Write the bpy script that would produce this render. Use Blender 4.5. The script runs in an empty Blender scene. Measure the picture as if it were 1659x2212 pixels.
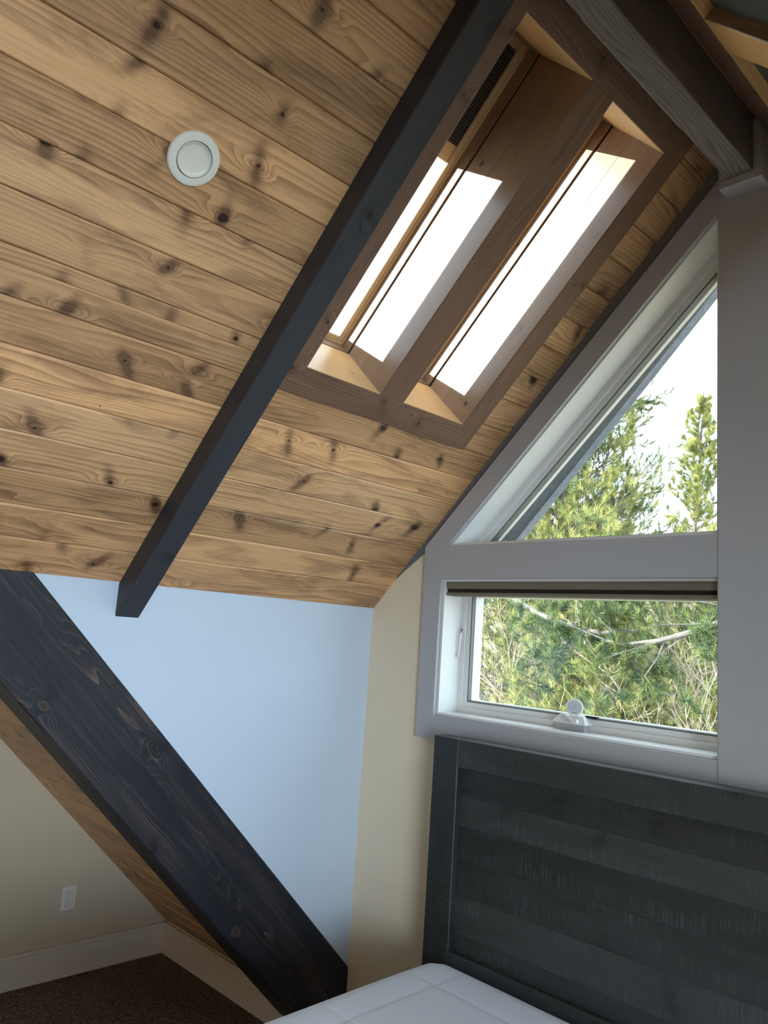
import bpy, math, random
from mathutils import Vector, Matrix
random.seed(7)
sc = bpy.context.scene
COL = sc.collection
V = Vector
RT = math.sqrt(2)

# ------------------------------------------------------------------ camera
cam_d = bpy.data.cameras.new('camera'); cam = bpy.data.objects.new('camera', cam_d); COL.objects.link(cam)
F_PX = 1679.17
cam_d.sensor_fit = 'VERTICAL'; cam_d.sensor_height = 24.0; cam_d.lens = F_PX / 2212.0 * 24.0
cam_d.clip_start = 0.02; cam_d.clip_end = 400
CAM = V((2.728, -2.6, 1.75))
Rr = V((0.7001, 0.7108, 0.0689)); Rd = V((-0.0650, 0.1595, -0.9851)); Rf = V((-0.7111, 0.6851, 0.1578))
Rf.normalize(); Rr = (Rr - Rf * Rr.dot(Rf)).normalized(); Rd = Rf.cross(Rr)
m = Matrix.Identity(4)
for i in range(3):
    m[i][0] = Rr[i]; m[i][1] = -Rd[i]; m[i][2] = -Rf[i]; m[i][3] = CAM[i]
cam.matrix_world = m
sc.camera = cam

# ------------------------------------------------------------------ light
sc.view_settings.view_transform = 'Standard'; sc.view_settings.look = 'None'
sc.view_settings.gamma = 1.0; sc.view_settings.use_curve_mapping = False
sc.view_settings.exposure = 0.45
sc.cycles.use_denoising = True
sc.cycles.max_bounces = 10; sc.cycles.diffuse_bounces = 6; sc.cycles.transparent_max_bounces = 16
sc.cycles.sample_clamp_indirect = 6.0
sc.cycles.caustics_reflective = False; sc.cycles.caustics_refractive = False

SUN_DIR = V((0.227, 0.300, -0.147)).normalized()      # the way the sunlight travels
SUN_STRENGTH = 12.0
SKY_STRENGTH = 2.0
w = bpy.data.worlds.new('world'); sc.world = w; w.use_nodes = True
nt = w.node_tree; nt.nodes.clear()
out = nt.nodes.new('ShaderNodeOutputWorld'); bg = nt.nodes.new('ShaderNodeBackground')
sky = nt.nodes.new('ShaderNodeTexSky'); sky.sky_type = 'NISHITA'; sky.sun_disc = False
sky.sun_elevation = math.radians(24); sky.sun_rotation = math.atan2(-SUN_DIR.x, -SUN_DIR.y)
sky.air_density = 1.0; sky.dust_density = 1.5; sky.ozone_density = 1.0; sky.altitude = 2000
mixw = nt.nodes.new('ShaderNodeMixRGB'); mixw.blend_type = 'MIX'; mixw.inputs[0].default_value = 0.75
mulw = nt.nodes.new('ShaderNodeMixRGB'); mulw.blend_type = 'MULTIPLY'; mulw.inputs[0].default_value = 1.0
mulw.inputs[2].default_value = (0.30, 0.30, 0.30, 1)
nt.links.new(sky.outputs[0], mulw.inputs[1]); nt.links.new(mulw.outputs[0], mixw.inputs[1])
mixw.inputs[2].default_value = (1.55, 1.85, 2.15, 1)
nt.links.new(mixw.outputs[0], bg.inputs[0]); bg.inputs[1].default_value = SKY_STRENGTH
nt.links.new(bg.outputs[0], out.inputs[0])

sd = bpy.data.lights.new('sun', 'SUN'); sun = bpy.data.objects.new('sun', sd); COL.objects.link(sun)
sd.energy = SUN_STRENGTH; sd.angle = math.radians(0.53); sd.color = (1.0, 0.93, 0.80)
sun.rotation_euler = SUN_DIR.to_track_quat('-Z', 'Y').to_euler()

def area(name, loc, look, sx, sy, power, color):
    d = bpy.data.lights.new(name, 'AREA'); o = bpy.data.objects.new(name, d); COL.objects.link(o)
    d.shape = 'RECTANGLE'; d.size = sx; d.size_y = sy; d.energy = power; d.color = color
    o.location = loc; o.rotation_euler = (V(look) - V(loc)).to_track_quat('-Z', 'Y').to_euler()
    return o
# daylight coming in at the big glazed door in the wall on the right, out of frame, plus an added warm fill at the far end of the room
area('daylight_side', (6.9, -4.1, 1.15), (0, -1.0, 1.6), 2.4, 2.2, 215, (0.62, 0.79, 1.0))
area('fill_back', (1.2, -8.15, 0.95), (0.5, 0, 2.8), 2.4, 1.1, 90, (1.0, 0.80, 0.54))

# ------------------------------------------------------------------ materials
def new_mat(name):
    mt = bpy.data.materials.new(name); mt.use_nodes = True
    n = mt.node_tree; n.nodes.clear()
    o = n.nodes.new('ShaderNodeOutputMaterial'); b = n.nodes.new('ShaderNodeBsdfPrincipled')
    n.links.new(b.outputs[0], o.inputs[0]); return mt, n, b
class G:
    """tiny node-graph helper"""
    def __init__(s, n): s.n = n
    def node(s, t, **k):
        x = s.n.nodes.new(t)
        for a, v in k.items(): setattr(x, a, v)
        return x
    def put(s, sock, v):
        if isinstance(v, bpy.types.NodeSocket): s.n.links.new(v, sock)
        else: sock.default_value = v
    def math(s, op, a, b=0.0, c=None, clamp=False):
        x = s.node('ShaderNodeMath', operation=op, use_clamp=clamp); s.put(x.inputs[0], a); s.put(x.inputs[1], b)
        if c is not None: s.put(x.inputs[2], c)
        return x.outputs[0]
    def comb(s, x, y, z=0.0):
        k = s.node('ShaderNodeCombineXYZ'); s.put(k.inputs[0], x); s.put(k.inputs[1], y); s.put(k.inputs[2], z); return k.outputs[0]
    def noise(s, vec, scale=1.0, detail=2.0, rough=0.5, dist=0.0):
        k = s.node('ShaderNodeTexNoise'); s.put(k.inputs['Vector'], vec); s.put(k.inputs['Scale'], scale)
        s.put(k.inputs['Detail'], detail); s.put(k.inputs['Roughness'], rough); s.put(k.inputs['Distortion'], dist); return k.outputs[0]
    def ramp(s, f, stops, interp='LINEAR'):
        k = s.node('ShaderNodeValToRGB'); s.put(k.inputs[0], f); cr = k.color_ramp; cr.interpolation = interp
        while len(cr.elements) < len(stops): cr.elements.new(0.5)
        for e, (p, c) in zip(cr.elements, stops): e.position = p; e.color = (*c, 1) if len(c) == 3 else c
        return k.outputs[0]
    def mix(s, f, a, b, mode='MIX'):
        k = s.node('ShaderNodeMixRGB', blend_type=mode); s.put(k.inputs[0], f); s.put(k.inputs[1], a); s.put(k.inputs[2], b); return k.outputs[0]
def rgb(c): return (c[0], c[1], c[2], 1)

def wood(name, early, late, knotc, ring=70.0, contrast=0.6, knots=1.0, rough=0.55, bump=0.15, blotch=0.5, tintv=0.35, spec=0.3, saw=0.0, kscale=1.0, kdens=0.5, sharp=2.2, mask=0.0, wander=0.16, stain=(0.3,0.3,0.3)):
    mt, n, b = new_mat(name); g = G(n)
    uv = g.node('ShaderNodeUVMap', uv_map='UVMap').outputs[0]
    tn = g.node('ShaderNodeUVMap', uv_map='tint').outputs[0]
    sp = g.node('ShaderNodeSeparateXYZ'); g.put(sp.inputs[0], uv); u, v = sp.outputs[0], sp.outputs[1]
    st = g.node('ShaderNodeSeparateXYZ'); g.put(st.inputs[0], tn); t1, t2 = st.outputs[0], st.outputs[1]
    # knots: sparse random spots; grain bulges along the board round them, dark whiskers across it
    kk = 5.2 * kscale
    kv = g.comb(g.math('MULTIPLY', u, kk), g.math('MULTIPLY', v, kk), 0.0)
    vo = g.node('ShaderNodeTexVoronoi', voronoi_dimensions='2D', feature='F1'); g.put(vo.inputs['Vector'], kv); vo.inputs['Scale'].default_value = 1.0
    sc_ = g.node('ShaderNodeSeparateXYZ'); g.put(sc_.inputs[0], vo.outputs['Color'])
    pp = g.node('ShaderNodeSeparateXYZ'); g.put(pp.inputs[0], vo.outputs['Position'])
    du = g.math('DIVIDE', g.math('SUBTRACT', g.math('MULTIPLY', u, kk), pp.outputs[0]), kk)
    dv = g.math('DIVIDE', g.math('SUBTRACT', g.math('MULTIPLY', v, kk), pp.outputs[1]), kk)
    wb = g.math('MULTIPLY', g.math('SUBTRACT', g.noise(g.comb(g.math('MULTIPLY', u, 45), g.math('MULTIPLY', v, 45)), 1.0, 2.0), 0.5), 0.016)
    on = g.math('MULTIPLY', g.math('SUBTRACT', sc_.outputs[0], 1.0 - kdens, clamp=True), 1.0 / kdens)
    on1 = g.math('MULTIPLY', on, 8.0, clamp=True)
    ve = g.node('ShaderNodeTexVoronoi', voronoi_dimensions='2D', feature='DISTANCE_TO_EDGE'); g.put(ve.inputs['Vector'], kv); ve.inputs['Scale'].default_value = 1.0
    on1 = g.math('MULTIPLY', on1, g.math('SMOOTH_MIN', g.math('MULTIPLY', ve.outputs['Distance'], 5.0), 1.0, 0.3))
    rad = g.math('MULTIPLY', g.math('MULTIPLY', g.math('ADD', 0.0035, g.math('MULTIPLY', g.math('MULTIPLY', on, on), 0.0125)), on1), knots)
    def blob(au, av, sk=0.0):
        x_ = g.math('DIVIDE', g.math('ADD', du, g.math('MULTIPLY', dv, sk)), au); y_ = g.math('DIVIDE', dv, av)
        return g.math('EXPONENT', g.math('MULTIPLY', g.math('ADD', g.math('MULTIPLY', x_, x_), g.math('MULTIPLY', y_, y_)), -1.0))
    dist = g.math('ADD', g.math('SQRT', g.math('ADD', g.math('MULTIPLY', g.math('MULTIPLY', du, 0.8), g.math('MULTIPLY', du, 0.8)), g.math('MULTIPLY', dv, dv))), wb)
    core = g.math('MULTIPLY', g.math('SUBTRACT', rad, dist, clamp=True), 420.0, clamp=True)
    ringk = g.math('MULTIPLY', g.math('SUBTRACT', g.math('MULTIPLY', rad, 1.7), dist, clamp=True), 250.0, clamp=True)
    halo = g.math('MULTIPLY', blob(0.060, 0.024), on1)
    sk_ = g.math('MULTIPLY', g.math('SUBTRACT', sc_.outputs[1], 0.5), 1.4)
    whisk = g.math('MULTIPLY', blob(0.022, 0.060, sk_), on1)
    # growth rings: slow wander of v plus bulge round the knots
    wan = g.noise(g.comb(g.math('MULTIPLY', u, 0.9), g.math('MULTIPLY', v, 7.0)), 1.0, 2.0, 0.45)
    wig = g.noise(g.comb(g.math('MULTIPLY', u, 6.0), g.math('MULTIPLY', v, 18.0)), 1.0, 1.0)
    wv = g.math('ADD', v, g.math('MULTIPLY', wan, wander))
    wv = g.math('ADD', wv, g.math('MULTIPLY', wig, 0.006))
    wv = g.math('ADD', wv, g.math('MULTIPLY', halo, 0.055 * knots))
    rg = g.math('FRACT', g.math('MULTIPLY', wv, ring))
    rg = g.math('POWER', rg, sharp)
    if mask > 0: rg = g.math('MULTIPLY', rg, g.math('MULTIPLY', g.math('SUBTRACT', g.noise(g.comb(g.math('MULTIPLY', u, 1.3), g.math('MULTIPLY', v, 9.0), 5.0), 1.0, 2.0), mask), 4.0, clamp=True))
    fib = g.noise(g.comb(g.math('MULTIPLY', u, 5.0), g.math('MULTIPLY', v, 420.0)), 1.0, 3.0, 0.6)
    fib2 = g.noise(g.comb(g.math('MULTIPLY', u, 2.0), g.math('MULTIPLY', v, 60.0)), 1.0, 3.0, 0.6)
    blo = g.noise(g.comb(g.math('MULTIPLY', u, 2.6), g.math('MULTIPLY', v, 12.0), 3.3), 1.0, 4.0, 0.62, 0.8)
    gf = g.math('MULTIPLY', rg, contrast)
    gf = g.math('ADD', gf, g.math('MULTIPLY', g.math('SUBTRACT', fib2, 0.5), 0.9 * contrast + 0.1), clamp=True)
    c = g.mix(gf, rgb(early), rgb(late))
    f2 = g.math('ADD', 1.0 - 0.25 * contrast, g.math('MULTIPLY', fib, 0.5 * contrast))
    c = g.mix(1.0, c, g.comb(f2, f2, f2), 'MULTIPLY')
    # stain takes unevenly: dark cloudy patches, stronger near knots
    bf = g.math('MULTIPLY', g.math('SUBTRACT', g.math('ADD', blo, g.math('MULTIPLY', whisk, 0.34)), 0.48), 3.2, clamp=True)
    c = g.mix(g.math('MULTIPLY', bf, blotch), c, g.mix(1.0, c, rgb(stain), 'MULTIPLY'))
    c = g.mix(g.math('MULTIPLY', ringk, 0.55), c, g.mix(0.5, rgb(knotc), rgb(late)))
    c = g.mix(core, c, rgb(knotc))
    tt = g.math('ADD', 1.0 - tintv / 2, g.math('MULTIPLY', t1, tintv))
    th = g.math('ADD', 0.97, g.math('MULTIPLY', t2, 0.06))
    c = g.mix(1.0, c, g.comb(tt, g.math('MULTIPLY', tt, th), g.math('MULTIPLY', tt, g.math('MULTIPLY', th, th))), 'MULTIPLY')
    hgt = g.math('ADD', g.math('MULTIPLY', gf, -0.5), g.math('MULTIPLY', fib, 0.5))
    if saw > 0:
        sm = g.noise(g.comb(g.math('MULTIPLY', u, 220.0), g.math('MULTIPLY', v, 9.0)), 1.0, 3.0, 0.7)
        sw = g.math('MULTIPLY', g.math('SUBTRACT', g.noise(g.comb(g.math('MULTIPLY', u, 3.0), g.math('MULTIPLY', v, 14.0), 9.0), 1.0, 2.0), 0.42), 4.0, clamp=True)
        smf = g.math('MULTIPLY', g.math('MULTIPLY', g.math('SUBTRACT', sm, 0.5, clamp=True), 4.0, clamp=True), g.math('MULTIPLY', sw, saw), clamp=True)
        c = g.mix(smf, c, rgb([min(1, x * 2.6 + 0.03) for x in early]))
        hgt = g.math('ADD', hgt, g.math('MULTIPLY', smf, 0.6))
    g.put(b.inputs['Base Color'], c)
    b.inputs['Roughness'].default_value = rough; b.inputs['Specular IOR Level'].default_value = spec
    bp = g.node('ShaderNodeBump'); bp.inputs['Strength'].default_value = bump; bp.inputs['Distance'].default_value = 0.004
    g.put(bp.inputs['Height'], hgt); g.put(b.inputs['Normal'], bp.outputs[0])
    return mt

def plain(name, c, rough=0.6, spec=0.3, noise=0.0, nscale=60.0, bump=0.0, bscale=200.0, metal=0.0):
    mt, n, b = new_mat(name); g = G(n)
    b.inputs['Base Color'].default_value = rgb(c); b.inputs['Roughness'].default_value = rough
    b.inputs['Specular IOR Level'].default_value = spec; b.inputs['Metallic'].default_value = metal
    tc = g.node('ShaderNodeTexCoord').outputs['Object']
    if noise > 0:
        f = g.noise(tc, nscale, 4.0, 0.6)
        g.put(b.inputs['Base Color'], g.mix(g.math('MULTIPLY', f, 1.0), rgb([x * (1 - noise) for x in c]), rgb([min(1, x * (1 + noise)) for x in c])))
    if bump > 0:
        bp = g.node('ShaderNodeBump'); bp.inputs['Strength'].default_value = bump; bp.inputs['Distance'].default_value = 0.002
        g.put(bp.inputs['Height'], g.noise(tc, bscale, 3.0, 0.6)); g.put(b.inputs['Normal'], bp.outputs[0])
    return mt

M = {}
M['plank'] = wood('stained_pine_planks', (0.70, 0.400, 0.182), (0.25, 0.118, 0.050), (0.035, 0.015, 0.010), ring=58, contrast=0.66, mask=0.30, sharp=1.6, blotch=1.0, tintv=0.50, rough=0.36, spec=0.5, stain=(0.32, 0.29, 0.31), kdens=0.42)
M['plankwarm'] = wood('honey_stained_planks', (0.58, 0.300, 0.115), (0.27, 0.115, 0.040), (0.035, 0.015, 0.010), ring=58, contrast=0.66, mask=0.30, sharp=1.6, blotch=0.9, tintv=0.4, rough=0.4, spec=0.45, stain=(0.35, 0.32, 0.32), kdens=0.42)
M['casing'] = wood('dark_stained_casing', (0.200, 0.110, 0.068), (0.100, 0.050, 0.031), (0.028, 0.013, 0.009), ring=95, contrast=0.7, blotch=0.7, tintv=0.25, rough=0.45, stain=(0.55, 0.52, 0.5), kdens=0.4)
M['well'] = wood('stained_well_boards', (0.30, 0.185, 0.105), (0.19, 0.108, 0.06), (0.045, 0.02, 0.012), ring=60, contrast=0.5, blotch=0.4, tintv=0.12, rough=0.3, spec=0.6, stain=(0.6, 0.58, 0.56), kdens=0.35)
M['wellend'] = wood('golden_wood_with_bounce', (0.72, 0.42, 0.17), (0.52, 0.27, 0.09), (0.2, 0.09, 0.04), ring=50, contrast=0.35, blotch=0.3, tintv=0.1, rough=0.35, spec=0.5, stain=(0.75, 0.68, 0.6), kdens=0.3)  # gold carries painted sun bounce on well ends; raw wood on the mullion
M['beam'] = wood('ebony_stained_beam', (0.0150, 0.0170, 0.0215), (0.155, 0.095, 0.075), (0.035, 0.024, 0.022), ring=80, contrast=0.9, blotch=0.8, tintv=0.1, rough=0.5, spec=0.35, bump=0.5, kscale=0.6, kdens=0.5, knots=1.0, sharp=5.0, mask=0.40, wander=0.30, stain=(0.35, 0.35, 0.4))
M['rafter'] = wood('charcoal_stained_rafter', (0.034, 0.038, 0.044), (0.060, 0.050, 0.046), (0.02, 0.018, 0.018), ring=120, contrast=0.6, blotch=0.5, tintv=0.1, rough=0.5, bump=0.3, kdens=0.2)
M['ridge'] = wood('weathered_dark_ridge', (0.20, 0.168, 0.140), (0.085, 0.070, 0.062), (0.02, 0.016, 0.015), ring=105, contrast=0.8, blotch=0.4, tintv=0.1, rough=0.6, bump=0.3, kdens=0.15)
M['sash'] = wood('varnished_pale_sash', (0.62, 0.44, 0.24), (0.52, 0.34, 0.17), (0.3, 0.17, 0.08), ring=50, contrast=0.25, blotch=0.1, tintv=0.05, rough=0.35, knots=0.0, bump=0.05, kdens=0.05)
M['head'] = wood('charcoal_headboard_wood', (0.026, 0.030, 0.028), (0.042, 0.043, 0.038), (0.012, 0.012, 0.012), ring=90, contrast=0.5, blotch=0.6, tintv=0.7, rough=0.42, spec=0.5, bump=0.35, saw=0.8, knots=0.6, kdens=0.2)
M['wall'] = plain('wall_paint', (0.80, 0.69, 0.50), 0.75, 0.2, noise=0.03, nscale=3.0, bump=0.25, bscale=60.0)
M['alcove'] = plain('alcove_wall_dimmed', (0.56, 0.475, 0.335), 0.75, 0.2, noise=0.03, nscale=3.0, bump=0.25, bscale=60.0)  # wall paint darkened so the colour holds the alcove's dimmer light
M['cheek'] = plain('cheek_wall_blue_light', (0.55, 0.625, 0.70), 0.75, 0.2, noise=0.02, nscale=3.0, bump=0.3, bscale=45.0)  # blue light falling on the left cheek wall, put into its colour
M['shadowgrey'] = plain('grey_gap_shade', (0.17, 0.175, 0.175), 0.7, 0.2)  # stands in for the shaded wall gap below the plank ceiling
M['cream'] = plain('cream_highlight', (0.85, 0.82, 0.74), 0.4, 0.4)  # pale colour standing in for the bright line along the ridge beam
M['base'] = plain('warm_white_baseboard_paint', (0.66, 0.58, 0.47), 0.4, 0.4)
M['trim'] = plain('white_trim_dimmed', (0.44, 0.44, 0.44), 0.38, 0.4, noise=0.015, nscale=4.0)  # same white as the jambs, greyed to paint in the dimmer light
M['vinyl'] = plain('white_vinyl', (0.72, 0.72, 0.69), 0.35, 0.4)
M['seal'] = plain('grey_seal', (0.16, 0.17, 0.16), 0.5)
M['dark'] = plain('dark_gap', (0.02, 0.015, 0.012), 0.8)
M['fascia'] = plain('weathered_fascia', (0.20, 0.23, 0.28), 0.8, 0.2, noise=0.5, nscale=40.0)
M['blind'] = plain('taupe_shade_fabric', (0.20, 0.175, 0.125), 0.8, 0.2, noise=0.05, nscale=200.0)
M['blindrail'] = plain('bronze_shade_rail', (0.10, 0.090, 0.070), 0.5, 0.3)
M['pleat'] = plain('charcoal_pleated_fabric', (0.075, 0.070, 0.062), 0.8, 0.2)
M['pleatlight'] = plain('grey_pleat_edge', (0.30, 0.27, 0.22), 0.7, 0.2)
M['closed'] = plain('olive_grey_closed_shade', (0.075, 0.078, 0.062), 0.8, 0.2, noise=0.25, nscale=5.0)
M['railgold'] = plain('golden_shade_rail', (0.72, 0.50, 0.24), 0.4, 0.4)
M['metal'] = plain('bright_metal', (0.7, 0.7, 0.7), 0.25, 0.5, metal=1.0)
M['lamp'] = plain('white_lamp_plastic', (0.74, 0.71, 0.60), 0.35, 0.4)
M['plate'] = plain('ivory_outlet_plastic', (0.72, 0.69, 0.60), 0.35, 0.4)
M['black'] = plain('black_plastic', (0.01, 0.01, 0.01), 0.4)
M['greyplastic'] = plain('pale_grey_plastic', (0.46, 0.46, 0.47), 0.45, 0.4)
M['ink'] = plain('grey_ink', (0.10, 0.10, 0.12), 0.6)
M['bark'] = plain('grey_brown_bark', (0.185, 0.175, 0.165), 0.9, 0.1, noise=0.5, nscale=25.0)
M['twig'] = plain('pale_dry_twig', (0.46, 0.38, 0.28), 0.9, 0.1, noise=0.35, nscale=30.0)
M['roofing'] = plain('roofing', (0.08, 0.08, 0.08), 0.9)

def carpet_mat():
    mt, n, b = new_mat('brown_cut_pile_carpet'); g = G(n)
    tc = g.node('ShaderNodeTexCoord').outputs['Object']
    f = g.noise(tc, 130.0, 3.0, 0.75); f2 = g.noise(tc, 6.0, 2.0)
    c = g.ramp(f, [(0.36, (0.06, 0.048, 0.038)), (0.50, (0.19, 0.155, 0.125)), (0.64, (0.40, 0.34, 0.28))])
    c = g.mix(g.math('MULTIPLY', f2, 0.35), c, rgb((0.05, 0.038, 0.03)))
    g.put(b.inputs['Base Color'], c); b.inputs['Roughness'].default_value = 1.0; b.inputs['Specular IOR Level'].default_value = 0.05
    bp = g.node('ShaderNodeBump'); bp.inputs['Strength'].default_value = 0.9; bp.inputs['Distance'].default_value = 0.01
    g.put(bp.inputs['Height'], f); g.put(b.inputs['Normal'], bp.outputs[0]); return mt
M['carpet'] = carpet_mat()

def fabric_mat():
    mt, n, b = new_mat('white_mattress_knit'); g = G(n)
    tc = g.node('ShaderNodeTexCoord').outputs['Object']
    f = g.noise(tc, 500.0, 2.0, 0.6)
    g.put(b.inputs['Base Color'], g.mix(f, rgb((0.74, 0.79, 0.84)), rgb((0.84, 0.87, 0.90))))
    b.inputs['Roughness'].default_value = 0.9; b.inputs['Sheen Weight'].default_value = 0.2
    bp = g.node('ShaderNodeBump'); bp.inputs['Strength'].default_value = 0.25; bp.inputs['Distance'].default_value = 0.002
    g.put(bp.inputs['Height'], f); g.put(b.inputs['Normal'], bp.outputs[0]); return mt
M['fabric'] = fabric_mat()

def glass_mat(name='window_glass', refl=0.06):
    mt = bpy.data.materials.new(name); mt.use_nodes = True; n = mt.node_tree; n.nodes.clear()
    o = n.nodes.new('ShaderNodeOutputMaterial'); t = n.nodes.new('ShaderNodeBsdfTransparent'); gl = n.nodes.new('ShaderNodeBsdfGlossy')
    t.inputs[0].default_value = (0.96, 0.985, 0.975, 1); gl.inputs['Roughness'].default_value = 0.02
    mx = n.nodes.new('ShaderNodeMixShader'); mx.inputs[0].default_value = refl
    n.links.new(t.outputs[0], mx.inputs[1]); n.links.new(gl.outputs[0], mx.inputs[2]); n.links.new(mx.outputs[0], o.inputs[0])
    return mt
M['glass'] = glass_mat()

def needle_mat(name, a, b_, c_):
    mt, n, b = new_mat(name); g = G(n)
    tn = g.node('ShaderNodeUVMap', uv_map='tint').outputs[0]
    st = g.node('ShaderNodeSeparateXYZ'); g.put(st.inputs[0], tn)
    c = g.ramp(st.outputs[0], [(0.0, a), (0.5, b_), (1.0, c_)])
    g.put(b.inputs['Base Color'], c); b.inputs['Roughness'].default_value = 0.6; b.inputs['Specular IOR Level'].default_value = 0.3
    tl = g.node('ShaderNodeBsdfTranslucent'); g.put(tl.inputs[0], c)
    mx = g.node('ShaderNodeMixShader'); mx.inputs[0].default_value = 0.30
    o = [x for x in n.nodes if x.type == 'OUTPUT_MATERIAL'][0]
    n.links.new(b.outputs[0], mx.inputs[1]); n.links.new(tl.outputs[0], mx.inputs[2]); n.links.new(mx.outputs[0], o.inputs[0])
    return mt
M['needle'] = needle_mat('pine_needles', (0.035, 0.080, 0.050), (0.16, 0.215, 0.065), (0.62, 0.57, 0.20))

def ground_mat():
    mt, n, b = new_mat('forest_floor'); g = G(n)
    tc = g.node('ShaderNodeTexCoord').outputs['Object']
    c = g.ramp(g.noise(tc, 3.0, 6.0, 0.7), [(0.3, (0.10, 0.075, 0.045)), (0.5, (0.34, 0.27, 0.17)), (0.65, (0.50, 0.42, 0.30))])
    g.put(b.inputs['Base Color'], c); b.inputs['Roughness'].default_value = 1.0; return mt
M['ground'] = ground_mat()

# ------------------------------------------------------------------ mesh helpers
def tag(o, label=None, cat=None, group=None, kind=None):
    if label: o['label'] = label
    if cat: o['category'] = cat
    if group: o['group'] = group
    if kind: o['kind'] = kind
    return o
def empty(name, loc=(0, 0, 0), **k):
    o = bpy.data.objects.new(name, None); COL.objects.link(o); o.location = loc; o.empty_display_size = 0.05
    return tag(o, **k)

class MB:
    def __init__(s): s.v = []; s.f = []; s.uv = []; s.t = []; s.sm = []
    def face(s, pts, uvs=None, tint=(0.5, 0.5), smooth=False):
        i = len(s.v); s.v += [tuple(p) for p in pts]; s.f.append(tuple(range(i, i + len(pts))))
        s.uv.append(uvs if uvs else [(p[0] + p[2] * 0.37, p[1] + p[2]) for p in pts]); s.t.append(tint); s.sm.append(smooth)
    def box(s, lo, hi, tint=None):
        board(s, V((lo[0], lo[1], hi[2])), V((1, 0, 0)), V((0, 1, 0)), V((0, 0, 1)), lambda b, c: 0.0, lambda b, c: hi[0] - lo[0], 0.0, hi[1] - lo[1], hi[2] - lo[2], 0.0)
    def bbox(s, lo, hi, e=0.002, ax=0):
        """box with softened edges, long axis ax"""
        lo = V(lo); hi = V(hi); A = [V((1, 0, 0)), V((0, 1, 0)), V((0, 0, 1))]
        a, b, c = A[ax], A[(ax + 1) % 3], A[(ax + 2) % 3]
        L, W_, T = (hi - lo).dot(a), (hi - lo).dot(b), (hi - lo).dot(c)
        board(s, lo + c * T, a, b, c, lambda p, q: 0.0, lambda p, q: L, 0.0, W_, T, e, closed=True)
    def build(s, name, mat, parent=None, loc=None, **k):
        me = bpy.data.meshes.new(name); me.from_pydata(s.v, [], s.f)
        u = me.uv_layers.new(name='UVMap'); t = me.uv_layers.new(name='tint')
        uu = []; tt = []
        for f, uvs, tn in zip(s.f, s.uv, s.t):
            for q in uvs: uu += [q[0], q[1]]
            tt += [tn[0], tn[1]] * len(f)
        u.data.foreach_set('uv', uu); t.data.foreach_set('uv', tt)
        me.polygons.foreach_set('use_smooth', s.sm)
        me.materials.append(mat); me.update()
        if loc is None and parent is None and s.v:
            xs = [min(p[i] for p in s.v) for i in range(3)]; xe = [max(p[i] for p in s.v) for i in range(3)]
            loc = ((xs[0] + xe[0]) / 2, (xs[1] + xe[1]) / 2, xs[2])
        o = bpy.data.objects.new(name, me); COL.objects.link(o)
        base = V(parent.get('_o', (0, 0, 0))) if parent is not None else V((0, 0, 0))
        if parent is not None:
            par = parent; tot = V((0, 0, 0))
            while par is not None: tot += par.location; par = par.parent
            if tot.length > 0: me.transform(Matrix.Translation(-tot))
            o.parent = parent
        elif loc is not None:
            me.transform(Matrix.Translation(-V(loc))); o.location = loc
        return tag(o, **k)

def board(mb, o, a, b, c, a0, a1, b0, b1, t, e=0.003, closed=False, tint=None):
    """board: length along a from a0(b,c) to a1(b,c), width along b, faces out along c, thickness t; e = bevel of the long edges"""
    if not callable(a0): q0 = a0; a0 = lambda p, q: q0
    if not callable(a1): q1 = a1; a1 = lambda p, q: q1
    tint = tint or (random.random(), random.random())
    ou, ov = random.random() * 60, random.random() * 60
    if e > 0:
        pr = [(b0, -t), (b0, -e), (b0 + e, 0), (b1 - e, 0), (b1, -e), (b1, -t)]
        if closed: pr = [(b0 + e, -t), (b0, -t + e)] + pr[1:5] + [(b1, -t + e), (b1 - e, -t)]
    else: pr = [(b0, -t), (b0, 0), (b1, 0), (b1, -t)]
    n = len(pr); acc = 0.0; vs = [0.0]
    for i in range(n):
        p, q = pr[i], pr[(i + 1) % n]; acc += math.hypot(p[0] - q[0], p[1] - q[1]); vs.append(acc)
    P0 = [o + a * a0(*p) + b * p[0] + c * p[1] for p in pr]; P1 = [o + a * a1(*p) + b * p[0] + c * p[1] for p in pr]
    for i in range(n):
        j = (i + 1) % n
        mb.face([P0[i], P1[i], P1[j], P0[j]], [(ou + a0(*pr[i]), ov + vs[i]), (ou + a1(*pr[i]), ov + vs[i]), (ou + a1(*pr[j]), ov + vs[i + 1]), (ou + a0(*pr[j]), ov + vs[i + 1])], tint)
    mb.face(P0, [(ou + 7 + p[1], ov + p[0]) for p in pr], tint); mb.face(P1[::-1], [(ou + 9 + p[1], ov + p[0]) for p in pr[::-1]], tint)

def prism(mb, poly, o, a, b, c, t, tint=(0.5, 0.5)):
    """poly in (a,b) extruded from c=0 back to c=-t"""
    F_ = [o + a * p[0] + b * p[1] for p in poly]; B_ = [q - c * t for q in F_]
    mb.face(F_, [(p[0], p[1]) for p in poly], tint); mb.face(B_[::-1], [(p[0], p[1]) for p in poly[::-1]], tint)
    n = len(poly)
    for i in range(n):
        j = (i + 1) % n; L = (F_[i] - F_[j]).length
        mb.face([F_[j], F_[i], B_[i], B_[j]], [(L, 0), (0, 0), (0, t), (L, t)], tint)

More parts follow.
